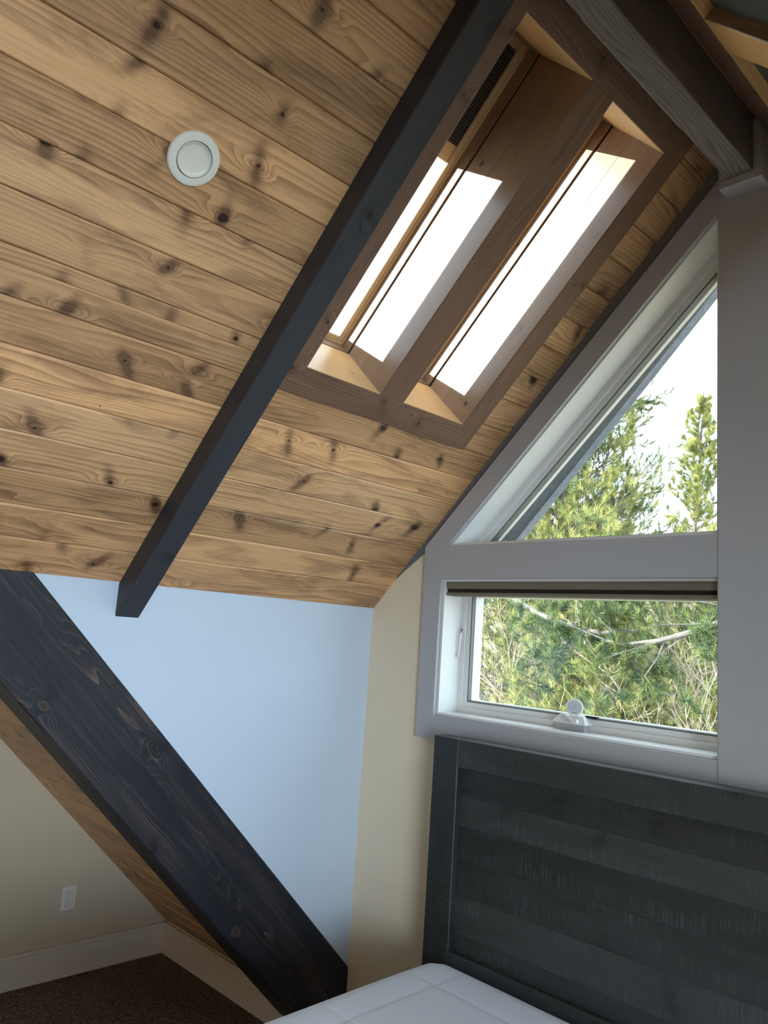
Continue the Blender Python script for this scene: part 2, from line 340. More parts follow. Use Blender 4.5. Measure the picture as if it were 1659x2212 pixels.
def lathe(mb, o, ax, prof, seg=48, ref=None, smooth=True):
    ax = ax.normalized(); r1 = (ref or (V((0, 0, 1)) if abs(ax.z) < 0.9 else V((1, 0, 0)))); r1 = (r1 - ax * r1.dot(ax)).normalized(); r2 = ax.cross(r1)
    for i in range(len(prof) - 1):
        (ra, ha), (rb, hb) = prof[i], prof[i + 1]
        for k in range(seg):
            t0, t1 = 2 * math.pi * k / seg, 2 * math.pi * (k + 1) / seg
            d0 = r1 * math.cos(t0) + r2 * math.sin(t0); d1 = r1 * math.cos(t1) + r2 * math.sin(t1)
            p = [o + d0 * ra + ax * ha, o + d1 * ra + ax * ha, o + d1 * rb + ax * hb, o + d0 * rb + ax * hb]
            if rb < 1e-6: p = p[:3]
            elif ra < 1e-6: p = [p[0], p[2], p[3]]
            mb.face(p, None, (0.5, 0.5), smooth)
def tube(mb, pts, rad, seg=6, tint=(0.5, 0.5)):
    pts = [V(p) for p in pts]; rings = []
    for i, p in enumerate(pts):
        d = (pts[min(i + 1, len(pts) - 1)] - pts[max(i - 1, 0)])
        if d.length < 1e-9: d = V((0, 0, 1))
        d.normalize(); x = d.cross(V((0.13, 0.27, 0.95)))
        if x.length < 1e-3: x = d.cross(V((1, 0, 0)))
        x.normalize(); y = d.cross(x); r = rad[i] if isinstance(rad, (list, tuple)) else rad
        rings.append([p + (x * math.cos(2 * math.pi * k / seg) + y * math.sin(2 * math.pi * k / seg)) * r for k in range(seg)])
    for i in range(len(rings) - 1):
        for k in range(seg):
            j = (k + 1) % seg
            mb.face([rings[i][k], rings[i][j], rings[i + 1][j], rings[i + 1][k]], None, tint, True)
    mb.face(rings[0][::-1], None, tint); mb.face(rings[-1], None, tint)

X, Y, Z = V((1, 0, 0)), V((0, 1, 0)), V((0, 0, 1))
def struct(name, mb, mat, parent=None, **k): return mb.build(name, mat, parent, kind=None if parent else 'structure', **k)

# ------------------------------------------------------------------ the dormer: key sizes
ZC = 1.877                     # where the dormer ceiling meets its low cheek wall
XR = 1.764; ZR = ZC + XR       # dormer ridge
S = V((1, 0, 1)) / RT; N = V((-1, 0, 1)) / RT; OC = V((0, 0, ZC))     # left slope: up-slope, outward
S2 = V((1, 0, -1)) / RT; N2 = V((1, 0, 1)) / RT; OR = V((XR, 0, ZR))  # right slope: down-slope, outward
XW = 3.528                     # far cheek wall
def LP(s, n, y): return OC + S * s + N * n + Y * y
def RP(s, n, y): return OR + S2 * s + N2 * n + Y * y
SMAX = XR * RT

def plank_field(mb, origin, a_dir, b_dir, c_dir, edges, aspan, holes, t=0.018, e=0.0050):
    """planks run along a_dir; edges = board edges along b; aspan(b)->(a0,a1); holes = [(b0,b1,a0,a1)]"""
    holes = [(h[0] - 0.022, h[1] + 0.022, h[2] - 0.022, h[3] + 0.022) for h in holes]
    for i in range(len(edges) - 1):
        lo, hi = edges[i], edges[i + 1]; cuts = {lo, hi}
        for h in holes:
            for q in h[:2]:
                if lo < q < hi: cuts.add(q)
        cuts = sorted(cuts); tint = (random.random(), random.random())
        for p, q in zip(cuts[:-1], cuts[1:]):
            mid = (p + q) / 2; hs = sorted([h for h in holes if h[0] < mid < h[1]], key=lambda h: h[2])
            segs = []; cur = None
            for h in hs: segs.append((cur, h[2])); cur = h[3]
            segs.append((cur, None))
            for s0, s1 in segs:
                f0 = (lambda bb, cc: aspan(bb)[0]) if s0 is None else (lambda bb, cc, s0=s0: s0)
                f1 = (lambda bb, cc: aspan(bb)[1]) if s1 is None else (lambda bb, cc, s1=s1: s1)
                if f1(mid, 0) - f0(mid, 0) > 0.005:
                    board(mb, origin, a_dir, b_dir, c_dir, f0, f1, p + (0.0008 if p == lo else 0), q - (0.0008 if q == hi else 0), t, e, tint=tint)

PW = 0.1326
edgesL = [0.0] + [0.148 + PW * k for k in range(18)]
edgesL = [x for x in edgesL if x < SMAX - 0.01] + [SMAX]
O1 = (1.052, 2.230, -1.100, -0.760); O2 = (1.052, 2.230, -0.640, -0.298)     # the two skylight openings (s0,s1,y0,y1)

# ---- ceilings
mb = MB(); plank_field(mb, OC, Y, S, -N, edgesL, lambda b: (-(max(b, 0) / RT + 1.925), 0.02), [O1, O2]); struct('ceiling', mb, M['plank'], label='sloping ceiling of stained knotty pine planks on the left of the dormer')
RO1 = (0.25, 1.95, -1.62, -0.760); RO2 = (0.25, 1.95, -0.600, -0.200)  # openings lengthened out of view to let sky light in
mb = MB(); edgesR = [SMAX - x for x in edgesL][::-1]
plank_field(mb, OR, Y, S2, -N2, edgesR, lambda b: (-((SMAX - b) / RT + 1.925), 0.02), [RO1, RO2]); struct('ceiling', mb, M['plank'], label='sloping plank ceiling on the far side of the ridge beam')

# main roof slope, planks running along X; starts above the low baseboard
YB = -0.207; ZB = 0.1585
SM = V((0, -1, 1)) / RT; NM = V((0, 1, 1)) / RT; OM = V((0, YB, ZB)); KR = 4.4
XL = -1.23; XE = 5.2; YBK = -8.3
def mspan_left(b):
    y = YB - b / RT; xv = -y - 1.925
    return (XL, -0.09 if xv < 0 else min(xv, XR))
def mspan_right(b):
    y = YB - b / RT; xv = -y - 1.925
    return (3.60 if xv < 0 else max(XW - xv, XR), XE)
edM = [PW * k for k in range(0, 45)]
mb = MB(); plank_field(mb, OM, X, SM, -NM, edM, mspan_left, []); struct('ceiling', mb, M['plankwarm'], label='steep plank ceiling coming down low behind the big dark rafter')
mb = MB(); plank_field(mb, OM, X, SM, -NM, edM, mspan_right, []); struct('ceiling', mb, M['plank'])
RIDGE_Y = YB - edM[-1] / RT; RIDGE_Z = ZB + edM[-1] / RT
SB = V((0, 1, 1)) / RT; NB = V((0, -1, 1)) / RT; OB = V((0, YBK, RIDGE_Z - (RIDGE_Y - YBK)))
lenB = (RIDGE_Y - YBK) * RT
mb = MB(); plank_field(mb, OB, X, SB, -NB, [PW * k for k in range(int(lenB / PW) + 1)] + [lenB], lambda b: (XL, XE), []); struct('ceiling', mb, M['plank'])

# roof shell over everything, so that no light leaks through the plank joints
mb = MB()
def slab(poly, o, a, b, c, t): prism(mb, poly, o, a, b, c, t)
def ring_rects(s0, s1, y0, y1, holes):
    ys = sorted({y0, y1, *[h[2] for h in holes], *[h[3] for h in holes]}); r = []
    for p, q in zip(ys[:-1], ys[1:]):
        mid = (p + q) / 2; hs = [h for h in holes if h[2] < mid < h[3]]
        if hs: r += [(s0, hs[0][0], p, q), (hs[0][1], s1, p, q)]
        else: r.append((s0, s1, p, q))
    return r
e_ = 0.022
def grow(h): return (h[0] - e_, h[1] + e_, h[2] - e_, h[3] + e_)
for (o, a, n_, holes, rev) in ((OC, S, N, [O1, O2], 0), (OR, S2, N2, [RO1, RO2], 1)):
    for (s0, s1, y0, y1) in ring_rects(-0.10 if not rev else 0.0, SMAX if not rev else SMAX + 0.10, -1.70, 0.30, [grow(h) for h in holes]):
        slab([(s0, y0), (s1, y0), (s1, y1), (s0, y1)], o + n_ * 0.25, a, Y, n_, 0.23)
# the rest of the dormer roof behind the skylights (clipped at the valley) and the main roof
for (o, a, n_, rev) in ((OC, S, N, 0), (OR, S2, N2, 1)):
    q = [(0, -1.70), (SMAX, -1.70), (SMAX, -(XR + 2.0)), (0, -2.0)] if not rev else [(0, -1.70), (SMAX, -1.70), (SMAX, -2.0), (0, -(XR + 2.0))]
    slab(q, o + n_ * 0.25, a, Y, n_, 0.23)
def mainslab(x0, x1, b0, b1): slab([(x0, b0), (x1, b0), (x1, b1), (x0, b1)], OM + NM * 0.25, X, SM, NM, 0.23)
mainslab(XL - 0.3, -0.005, -0.25, 2.6); mainslab(XW + 0.07, XE + 0.3, -0.25, 2.6)
k0 = (1.925 - 0.207) * RT
for i in range(12):
    b0 = k0 + (2.495) * i / 12; b1 = k0 + 2.495 * (i + 1) / 12; xv = b0 / RT + 0.207 - 1.925
    mainslab(XL - 0.3, xv, b0, b1 + 0.01); mainslab(XW - xv, XE + 0.3, b0, b1 + 0.01)
mainslab(XL - 0.3, XE + 0.3, k0 + 2.495, edM[-1] + 0.3)
slab([(XL - 0.3, -0.4), (XE + 0.3, -0.4), (XE + 0.3, lenB + 0.3), (XL - 0.3, lenB + 0.3)], OB + NB * 0.25, X, SB, NB, 0.23)
mb.v and struct('trim_10', mb, M['roofing'])

# ---- floor and walls
mb = MB(); mb.box((XL - 0.3, YBK - 0.3, -0.12), (XE + 0.3, 0.05, 0.0)); struct('floor', mb, M['carpet'], label='dark brown cut pile carpet')
mb = MB(); prism(mb, [(YB + 0.2, -0.05), (YB + 0.2, ZB - 0.15), (RIDGE_Y, RIDGE_Z + 0.15), (YBK - 0.1, 0.5), (YBK - 0.1, -0.05)], V((XL, 0, 0)), Y, Z, X, 0.15)
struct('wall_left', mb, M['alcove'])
# side wall on the right, with a big glazed door opening (never in frame)
mb = MB(); o_ = V((XE, 0, 0))
prism(mb, [(YB + 0.2, -0.05), (YB + 0.2, 0.2), (-2.45, 2.45), (-2.45, -0.05)], o_, Y, Z, -X, 0.12)
prism(mb, [(-2.45, 2.28), (-2.45, 2.6), (RIDGE_Y, RIDGE_Z + 0.1), (-6.5, 2.8), (-4.55, 2.28)], o_, Y, Z, -X, 0.12)
prism(mb, [(-4.55, -0.05), (-4.55, 2.28), (-6.5, 2.8), (YBK - 0.1, 0.6), (YBK - 0.1, -0.05)], o_, Y, Z, -X, 0.12)
struct('wall_right', mb, M['wall'])
mb = MB()
for q in ((XL - .2, -0.05, 0.0, 4.0), (2.5, -0.05, XE + .2, 4.0)):
    pass
prism(mb, [(XL - .2, -0.05), (-0.1, -0.05), (-0.1, 1.5), (XL - .2, 1.5)], V((0, YBK, 0)), X, Z, Y, 0.12)
prism(mb, [(2.5, -0.05), (XE + .2, -0.05), (XE + .2, 1.5), (2.5, 1.5)], V((0, YBK, 0)), X, Z, Y, 0.12)
prism(mb, [(-0.1, -0.05), (2.5, -0.05), (2.5, 0.35), (-0.1, 0.35)], V((0, YBK, 0)), X, Z, Y, 0.12)
struct('wall_back', mb, M['wall'])
# knee walls under the steep slope (the baseboards stand on them)
mb = MB(); mb.box((XL, YB, -0.01), (-0.02, YB + 0.1, ZB + 0.01)); mb.box((XW + 0.02, YB, -0.01), (XE, YB + 0.1, ZB + 0.01)); struct('wall_knee', mb, M['wall'])
# cheek walls of the dormer
def cheek(x, side):
    mb = MB(); prism(mb, [(0.02, -0.01), (0.02, ZC + 0.03), (-1.95, ZC + 0.03), (-1.95, 1.80), (-0.10, -0.01)], V((x, 0, 0)), Y, Z, X * side, 0.10); return mb
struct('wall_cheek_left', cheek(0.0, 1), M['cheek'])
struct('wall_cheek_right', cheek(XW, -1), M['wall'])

# baseboards: square face with a thin bevelled top edge
def baseboard(name, p0, p1, nrm, h=0.1375):
    mb = MB(); a = (p1 - p0); L = a.length; a.normalize()
    board(mb, p0 + nrm * 0.015, a, Z, nrm, 0.0, L, 0.0, h, 0.016, 0.003)
    board(mb, p0 + nrm * 0.019, a, Z, nrm, 0.0, L, h, h + 0.019, 0.020, 0.004)
    return struct(name, mb, M['base'])
baseboard('baseboard_left', V((XL, YB, 0)), V((XL, YBK, 0)), X)
baseboard('baseboard_knee', V((XL, YB, 0)), V((-0.03, YB, 0)), -Y)

# ---- gable wall with its openings
CO = (0.441, 1.662, 1.4325, 2.020)       # casing opening of the low window (x0,x1,z0,z1)
SL = 0.974
def ztop(x, off=0.0): return 2.163 + (x - 0.466) * SL + off     # lower edge of the sloping head
def mx(x, f): return x if not f else 2 * XR - x
def mpoly(p, f):
    q = [(mx(x, f), z) for x, z in p]; return q[::-1] if f else q
mb = MB(); g0 = V((0, 0, 0)); J = 0.010; T = 0.25
for f in (0, 1):
    W = lambda p: prism(mb, mpoly(p, f), g0, X, Z, -Y, T)
    x0, x1, z0, z1 = CO[0] + J, CO[1] - J, CO[2] + J, CO[3] - J
    W([(-0.02, -0.02), (XR, -0.02), (XR, z0), (-0.02, z0)])
    W([(-0.02, z0), (x0, z0), (x0, z1), (-0.02, z1)])
    W([(x1, z0), (XR, z0), (XR, z1), (x1, z1)])
    W([(-0.02, z1), (XR, z1), (XR, 2.171), (0.13, 2.171), (-0.02, 2.02)])
    xa = 0.466 + J * 1.4
    W([(0.13, 2.171), (xa, 2.171), (x1, 2.171 + (x1 - xa) * SL), (x1, ZC + x1 + 0.06)])
    W([(x1, 2.171), (XR, 2.171), (XR, ZR + 0.06), (x1, ZC + x1 + 0.06)])
struct('wall_gable', mb, M['wall'], label='painted gable wall around the windows')

# flat casing boards round the windows, 20 mm proud; left and (mirrored) right
def casing(f, name, label):
    mb = MB(); o = V((0, -0.020, 0)); xl = 0.343
    Wc = lambda p, t=0.024: prism(mb, mpoly(p, f), o, X, Z, -Y, t)
    Wc([(xl, 1.331), (CO[1], 1.331), (CO[1], CO[2]), (xl + 0.0, CO[2])])
    Wc([(xl, CO[2]), (CO[0], CO[2]), (CO[0], CO[3]), (xl - 0.006, CO[3])])
    Wc([(xl - 0.006, CO[3]), (CO[1], CO[3]), (CO[1], 2.163), (0.335, 2.163)])
    Wc([(0.335, 2.163), (0.466, 2.163), (1.662, 2.163 + 1.196 * SL), (1.662, 3.452)])
    return struct(name, mb, M['trim'], label=label)
casing(0, 'trim_1', 'wide white flat casing around the left pair of windows'); casing(1, 'trim_2', None)
mb = MB(); prism(mb, [(1.662, 1.331), (2 * XR - 1.662, 1.331), (2 * XR - 1.662, 3.50), (XR, 3.60), (1.662, 3.50)], V((0, -0.024, 0)), X, Z, -Y, 0.03)
struct('trim_3', mb, M['trim'], label='broad white post between the window groups')
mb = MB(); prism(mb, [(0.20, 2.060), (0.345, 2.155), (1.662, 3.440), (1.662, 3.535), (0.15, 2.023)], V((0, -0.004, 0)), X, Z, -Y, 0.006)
struct('shade_strip', mb, M['shadowgrey'], label='shade painted as a narrow grey strip between the plank ceiling and the sloping casing')
# boxed pocket that carries the end of the ridge beam
mb = MB(); mb.bbox((1.694, -0.10, 3.3895), (1.7185, -0.02, 3.575), 0.0008, 2); mb.bbox((1.8085, -0.10, 3.3895), (1.835, -0.02, 3.575), 0.0008, 2)
mb.bbox((1.694, -0.10, 3.360), (1.835, -0.02, 3.389), 0.0008, 0); mb.box((1.719, -0.048, 3.390), (1.808, -0.021, 3.60))
struct('trim_4', mb, M['trim'], label='white boxed pocket under the end of the ridge beam')

# ---- windows
def window(f, idx):
    x0, x1, z0, z1 = CO[0] + J, CO[1] - J, CO[2] + J, CO[3] - J
    r = empty('window_%d' % idx, (mx((x0 + x1) / 2, f), 0.1, z0), kind='structure', label='low wide awning window above the headboard' if not f else None)
    def bx(name, mat, boxes, parent=r, **k):
        mb = MB()
        for (a, b, c_, d, e, g_) in boxes:
            xa, xb = sorted((mx(a, f), mx(b, f))); mb.bbox((xa, c_, e), (xb, d, g_), 0.0012, 0)
        return mb.build(name, mat, parent, **k)
    def ring(a, b, c_, d, w_, y0, y1): return [(a, a + w_, y0, y1, c_, d), (b - w_, b, y0, y1, c_, d), (a + w_, b - w_, y0, y1, c_, c_ + w_), (a + w_, b - w_, y0, y1, d - w_, d)]
    bx('jamb_liner', M['vinyl'], ring(x0 - .0095, x1 + .0095, z0 - .0095, z1 + .0095, 0.0115, -0.002, 0.122))
    bx('window_frame', M['vinyl'], ring(x0, x1, z0, z1, 0.028, 0.120, 0.215))
    fr = bx('sash', M['vinyl'], ring(x0 + .026, x1 - .026, z0 + .026, z1 - .026, 0.024, 0.128, 0.180) + ring(x0 + .026, x1 - .026, z0 + .026, z1 - .026, 0.032, 0.150, 0.205))
    bx('glazing_bead', M['seal'], ring(x0 + .049, x1 - .049, z0 + .049, z1 - .049, 0.007, 0.1305, 0.152), fr)
    bx('pane', M['glass'], [(x0 + .05, x1 - .05, 0.160, 0.164, z0 + .05, z1 - .05)], fr)
    # sloping head window
    r2 = empty('window_%d' % (idx + 1), (mx(1.2, f), 0.1, 2.17), kind='structure', label='tall sloping topped window above the low one' if not f else None)
    xa = 0.466 + J * 1.4; xb = CO[1] - J; zb = 2.173
    def tri(i): # outline inset by i; the frame's foot is housed 30 mm down in the sill
        k = math.sqrt(1 + SL * SL); dn = 0.030 if i > -0.001 and i != 0.004 else 0.0; zl = zb - dn + i
        xl = xa + (zl - zb + i * k) / SL
        return [(xl, zl), (xb - i, zl), (xb - i, zb + (xb - i - xa) * SL - i * k)]
    def tring(name, mat, i0, i1, y0, y1, parent, **kk):
        mb = MB(); A, B = tri(i0), tri(i1)
        for j in range(3):
            q = [A[j], A[(j + 1) % 3], B[(j + 1) % 3], B[j]]; prism(mb, mpoly(q, f), V((0, y0, 0)), X, Z, -Y, y1 - y0)
        return mb.build(name, mat, parent, **kk)
    tring('jamb_liner', M['vinyl'], -0.009, 0.004, -0.002, 0.125, r2)
    fr = tring('window_frame', M['vinyl'], 0.0, 0.030, 0.120, 0.215, r2)
    s_ = tring('sash', M['vinyl'], 0.029, 0.052, 0.134, 0.200, r2); tring('glazing_bead', M['seal'], 0.051, 0.058, 0.137, 0.17, s_)
    mb = MB(); prism(mb, mpoly(tri(0.052), f), V((0, 0.160, 0)), X, Z, -Y, 0.004); mb.build('pane', M['glass'], s_)
    return r, r2
win1, win2 = window(0, 1); window(1, 3)
# lever and crank of the awning window
mb = MB(); tube(mb, [(0.474, 0.128, 1.812), (0.472, 0.108, 1.808), (0.470, 0.104, 1.79), (0.466, 0.100, 1.73), (0.462, 0.102, 1.700)], [0.004, 0.005, 0.005, 0.0045, 0.004], 8)
tube(mb, [(0.462, 0.102, 1.702), (0.461, 0.100, 1.690), (0.452, 0.100, 1.684), (0.448, 0.102, 1.672)], [0.006, 0.008, 0.007, 0.003], 8)
mb.bbox((0.466, 0.116, 1.785), (0.482, 0.126, 1.83), 0.002, 2)
mb.build('lock_lever', M['vinyl'], win1, label='white lock lever on the left of the frame')
# crank cover: a faceted wedge with tapered ends, and its fold-down handle
import bmesh
def hull(mb, pts, bev=0.003):
    bm = bmesh.new()
    for p in pts: bm.verts.new(p)
    bmesh.ops.convex_hull(bm, input=bm.verts)
    bmesh.ops.dissolve_limit(bm, angle_limit=0.02, verts=bm.verts, edges=bm.edges)
    bmesh.ops.bevel(bm, geom=bm.edges[:] + bm.verts[:], offset=bev, segments=2, profile=0.6, affect='EDGES')
    for f in bm.faces: mb.face([v.co.copy() for v in f.verts], None, (0.5, 0.5), False)
    bm.free()
cx = 1.048; mb = MB()
hull(mb, [(cx - 0.074, 0.070, 1.4700), (cx + 0.078, 0.070, 1.4700), (cx - 0.074, 0.128, 1.4700), (cx + 0.078, 0.128, 1.4700),
          (cx - 0.070, 0.072, 1.4745), (cx + 0.076, 0.072, 1.4760), (cx - 0.052, 0.094, 1.4990), (cx + 0.054, 0.094, 1.4990), (cx + 0.068, 0.092, 1.489),
          (cx - 0.050, 0.128, 1.5010), (cx + 0.058, 0.128, 1.5010)], 0.0025)
ck = mb.build('crank_cover', M['vinyl'], win1)
mb = MB(); mb.bbox((cx - 0.062, 0.086, 1.4440), (cx + 0.066, 0.125, 1.4712), 0.001, 0); mb.build('crank_base', M['greyplastic'], win1)
mb = MB()
tube(mb, [(cx - 0.040, 0.088, 1.498), (cx - 0.026, 0.083, 1.501), (cx - 0.010, 0.078, 1.496), (cx + 0.012, 0.073, 1.485), (cx + 0.030, 0.069, 1.479), (cx + 0.044, 0.070, 1.482)], [0.004, 0.006, 0.0065, 0.007, 0.0085, 0.009], 12)
mb.build('fold_down_handle', M['vinyl'], ck)
mb = MB(); mb.bbox((1.100, 0.110, 1.4965), (1.150, 0.127, 1.5045), 0.001, 0); mb.build('hinge_arm', M['black'], win1, label='short black operator arm behind the sensor')

# exterior fascia boards seen through the sloping window
mb = MB(); k = math.sqrt(1 + SL * SL)
prism(mb, [(0.45, 2.30), (0.45, 2.06), (0.62, 2.2), (1.75, 3.395), (1.75, 3.57)], V((0, 0.252, 0)), X, Z, -Y, 0.05)
struct('trim_5', mb, M['fascia'], label='weathered blue-grey outer board beyond the sloping glass')

# ---- cellular shade drawn up at the top of the low window
r = empty('cellular_shade', (1.05, 0.03, 1.95), label='taupe cellular shade drawn fully up in the head of the low window', cat='window shade')
def xbar(mb, x0, x1, prof):
    for i in range(len(prof)):
        (ya, za), (yb, zb) = prof[i], prof[(i + 1) % len(prof)]
        mb.face([(x0, ya, za), (x1, ya, za), (x1, yb, zb), (x0, yb, zb)])
    mb.face([(x0, y, z) for y, z in prof][::-1]); mb.face([(x1, y, z) for y, z in prof])
mb = MB(); xbar(mb, 0.455, 1.650, [(0.006, 2.008), (0.004, 2.000), (0.008, 1.979), (0.012, 1.977), (0.07, 1.977), (0.07, 2.008)]); mb.build('headrail', M['blind'], r)
mb = MB()
for k_ in range(5):
    z = 1.9765 - k_ * 0.0028; xbar(mb, 0.457, 1.648, [(0.016, z), (0.011, z - 0.0014), (0.016, z - 0.0028), (0.06, z - 0.0028), (0.065, z - 0.0014), (0.06, z)])
mb.build('folded_fabric', M['blindrail'], r)
mb = MB(); xbar(mb, 0.455, 1.650, [(0.008, 1.962), (0.005, 1.958), (0.006, 1.951), (0.012, 1.948), (0.066, 1.948), (0.068, 1.962)]); mb.build('bottom_rail', M['blind'], r)

# ---- skylights on the left slope
def ycasing(s0, s1, y0, y1, mb, m0=None, m1=None, along='s'):
    """flat casing board proud 20 mm of the planks on the left slope"""
    if along == 's':
        board(mb, OC - N * 0.020, S, Y, -N, m0 or s0, m1 or s1, y0, y1, 0.024, 0.0025)
    else:
        board(mb, OC - N * 0.020, Y, S, -N, m0 or y0, m1 or y1, s0, s1, 0.024, 0.0025)
cs = empty('trim_6', LP(0.95, 0, -0.7), kind='structure', label='dark brown casing boards framing the pair of skylight wells')
oy0, oy1, os0, os1 = -1.198, -0.200, 0.947, 2.318
c0, c1 = 1.052, 2.230
mb = MB(); ycasing(os0, c0, 0, 0, mb, lambda b, c: oy0 + (b - os0) / (c0 - os0) * 0.098, lambda b, c: oy1 - (b - os0) / (c0 - os0) * 0.098, 'y'); mb.build('lower_casing', M['casing'], cs)
mb = MB(); ycasing(c1, os1, 0, 0, mb, lambda b, c: oy0 + (os1 - b) / (os1 - c1) * 0.098, lambda b, c: oy1 - (os1 - b) / (os1 - c1) * 0.098, 'y'); mb.build('upper_casing', M['casing'], cs)
mb = MB(); ycasing(0, 0, oy0, -1.100, mb, lambda b, c: os0 + (b - oy0) / 0.098 * (c0 - os0), lambda b, c: os1 - (b - oy0) / 0.098 * (os1 - c1)); mb.build('left_casing', M['casing'], cs)
mb = MB(); ycasing(0, 0, -0.298, oy1, mb, lambda b, c: os0 + (oy1 - b) / 0.098 * (c0 - os0), lambda b, c: os1 - (oy1 - b) / 0.098 * (os1 - c1)); mb.build('right_casing', M['casing'], cs)
mb = MB(); ycasing(c0, c1, -0.760, -0.640, mb); mb.build('mullion_casing', M['casing'], cs)
mb = MB(); board(mb, OC - N * 0.0212, Y, S, -N, -0.93, -0.31, 2.3150, 2.3225, 0.02, 0.0); struct('highlight_strip', mb, M['cream'], label='bright line painted as a thin pale strip between the skylight casing and the ridge beam')

WD = 0.255
def skylight(idx, op, label, shade_s, shade_label):
    s0, s1, y0, y1 = op
    r = empty('window_%d' % idx, LP((s0 + s1) / 2, 0.3, (y0 + y1) / 2), kind='structure', label=label)
    # well boards (the lining of the shaft), each side one part of three boards
    def side(name, o, a, b, c, L, seg=2):
        mb = MB(); dep = WD + 0.016; k_ = [0, dep * 0.60, dep] if seg == 2 else [0, dep]
        for p, q in zip(k_[:-1], k_[1:]): board(mb, o, a, b, c, 0.0, L, p, q, 0.018, 0.0009)
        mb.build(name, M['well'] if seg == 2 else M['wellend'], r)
    o0 = LP(s0, -0.018, y0)
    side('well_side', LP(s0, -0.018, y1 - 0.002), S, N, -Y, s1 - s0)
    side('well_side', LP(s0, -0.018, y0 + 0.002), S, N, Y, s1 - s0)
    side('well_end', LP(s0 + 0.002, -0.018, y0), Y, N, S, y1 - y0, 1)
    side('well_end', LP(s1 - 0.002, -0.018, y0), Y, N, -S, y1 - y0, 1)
    def ring(name, mat, g_, w_, n0, n1, parent=r, e=0.0015):
        mb = MB(); a0, a1, b0, b1 = s0 + g_, s1 - g_, y0 + g_, y1 - g_
        board(mb, LP(0, n0, 0), S, Y, -N, a0, a1, b0, b0 + w_, n1 - n0, e)
        board(mb, LP(0, n0, 0), S, Y, -N, a0, a1, b1 - w_, b1, n1 - n0, e)
        board(mb, LP(0, n0, 0), Y, S, -N, b0 + w_, b1 - w_, a0, a0 + w_, n1 - n0, e)
        board(mb, LP(0, n0, 0), Y, S, -N, b0 + w_, b1 - w_, a1 - w_, a1, n1 - n0, e)
        return mb.build(name, mat, parent)
    ring('gap', M['dark'], -0.012, 0.008, WD, WD + 0.02)
    ring('curb', M['well'], -0.018, 0.020, WD + 0.011, 0.360)
    ring('skylight_frame', M['sash'], 0.0015, 0.0075, 0.316, 0.358)
    sa = ring('sash', M['sash'], 0.0090, 0.021, 0.321, 0.332, r, 0.002)
    mb = MB(); board(mb, LP(0, 0.352, 0), S, Y, -N, s0 + 0.009, s1 - 0.009, y0 + 0.009, y1 - 0.009, 0.005, 0.0); mb.build('pane', M['glass'], sa)
    # shade between the sash and the glass
    a1 = s1 - 0.014; b0, b1 = y0 + 0.0095, y1 - 0.0095
    q = empty('cellular_shade', LP(a1, 0.34, (b0 + b1) / 2), label=shade_label, cat='window shade', group=None)
    mb = MB(); board(mb, LP(0, 0.3335, 0), Y, S, -N, b0, b1, a1 - 0.024, a1, 0.016, 0.001); mb.build('headrail', M['pleat'], q)
    top = a1 - 0.022; bot = shade_s + 0.060; npl = max(2, int((top - bot) / 0.0098)); st = (top - bot) / npl
    mb = MB(); mb2 = MB()
    for i in range(npl):
        sA = bot + i * st
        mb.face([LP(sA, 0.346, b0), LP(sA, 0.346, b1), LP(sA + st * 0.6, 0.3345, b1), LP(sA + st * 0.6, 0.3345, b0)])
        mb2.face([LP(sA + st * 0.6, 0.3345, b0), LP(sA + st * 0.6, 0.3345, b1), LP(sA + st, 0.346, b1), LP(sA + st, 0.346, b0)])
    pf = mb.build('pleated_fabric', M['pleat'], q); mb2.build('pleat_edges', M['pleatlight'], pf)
    mb = MB(); board(mb, LP(0, 0.3335, 0), Y, S, -N, b0, b1, shade_s, shade_s + 0.062, 0.014, 0.002); mb.build('bottom_rail', M['railgold'], q)
    return r
skylight(5, O1, 'left skylight in its wooden well, half covered by a dark pleated shade', 1.800, 'dark pleated shade drawn a third of the way down the left skylight')
skylight(6, O2, 'right skylight in its wooden well, nearest the gable windows', 2.110, 'pleated shade gathered at the top of the right skylight')

# ---- the far slope's wells, seen at the top right corner
def rring(name, mat, op, depth, label=None, idx=0):
    s0, s1, y0, y1 = op
    r = empty('window_%d' % idx, RP((s0 + s1) / 2, 0.2, (y0 + y1) / 2), kind='structure', label=label)
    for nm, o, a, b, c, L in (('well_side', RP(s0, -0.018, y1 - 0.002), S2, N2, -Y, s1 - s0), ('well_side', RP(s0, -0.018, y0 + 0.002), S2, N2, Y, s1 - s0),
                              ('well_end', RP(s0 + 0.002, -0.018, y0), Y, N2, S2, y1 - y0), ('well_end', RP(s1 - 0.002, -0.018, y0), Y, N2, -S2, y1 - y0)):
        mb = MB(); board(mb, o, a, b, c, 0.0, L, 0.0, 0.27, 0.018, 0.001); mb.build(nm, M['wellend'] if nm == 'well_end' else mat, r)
    mb = MB(); board(mb, RP(0, depth, 0), Y, S2, -N2, y0 - 0.01, y1 + 0.01, s0 - 0.01, s0 + 0.62, 0.012, 0.0); mb.build('drawn_shade', M['closed'], r)
    mb = MB(); board(mb, RP(0, 0.22, 0), Y, S2, -N2, y0 - 0.01, y1 + 0.01, s0 - 0.01, s1 + 0.01, 0.006, 0.0); mb.build('pane', M['glass'], r)
    return r
rring('w', M['well'], RO1, 0.016, 'shuttered skylight well beyond the ridge beam', 7); rring('w', M['well'], RO2, 0.016, 'small shuttered well nearest the gable on the far slope', 8)
cr = empty('trim_8', RP(0.2, 0, -0.8), kind='structure', label='stained casing of the wells beyond the ridge beam')
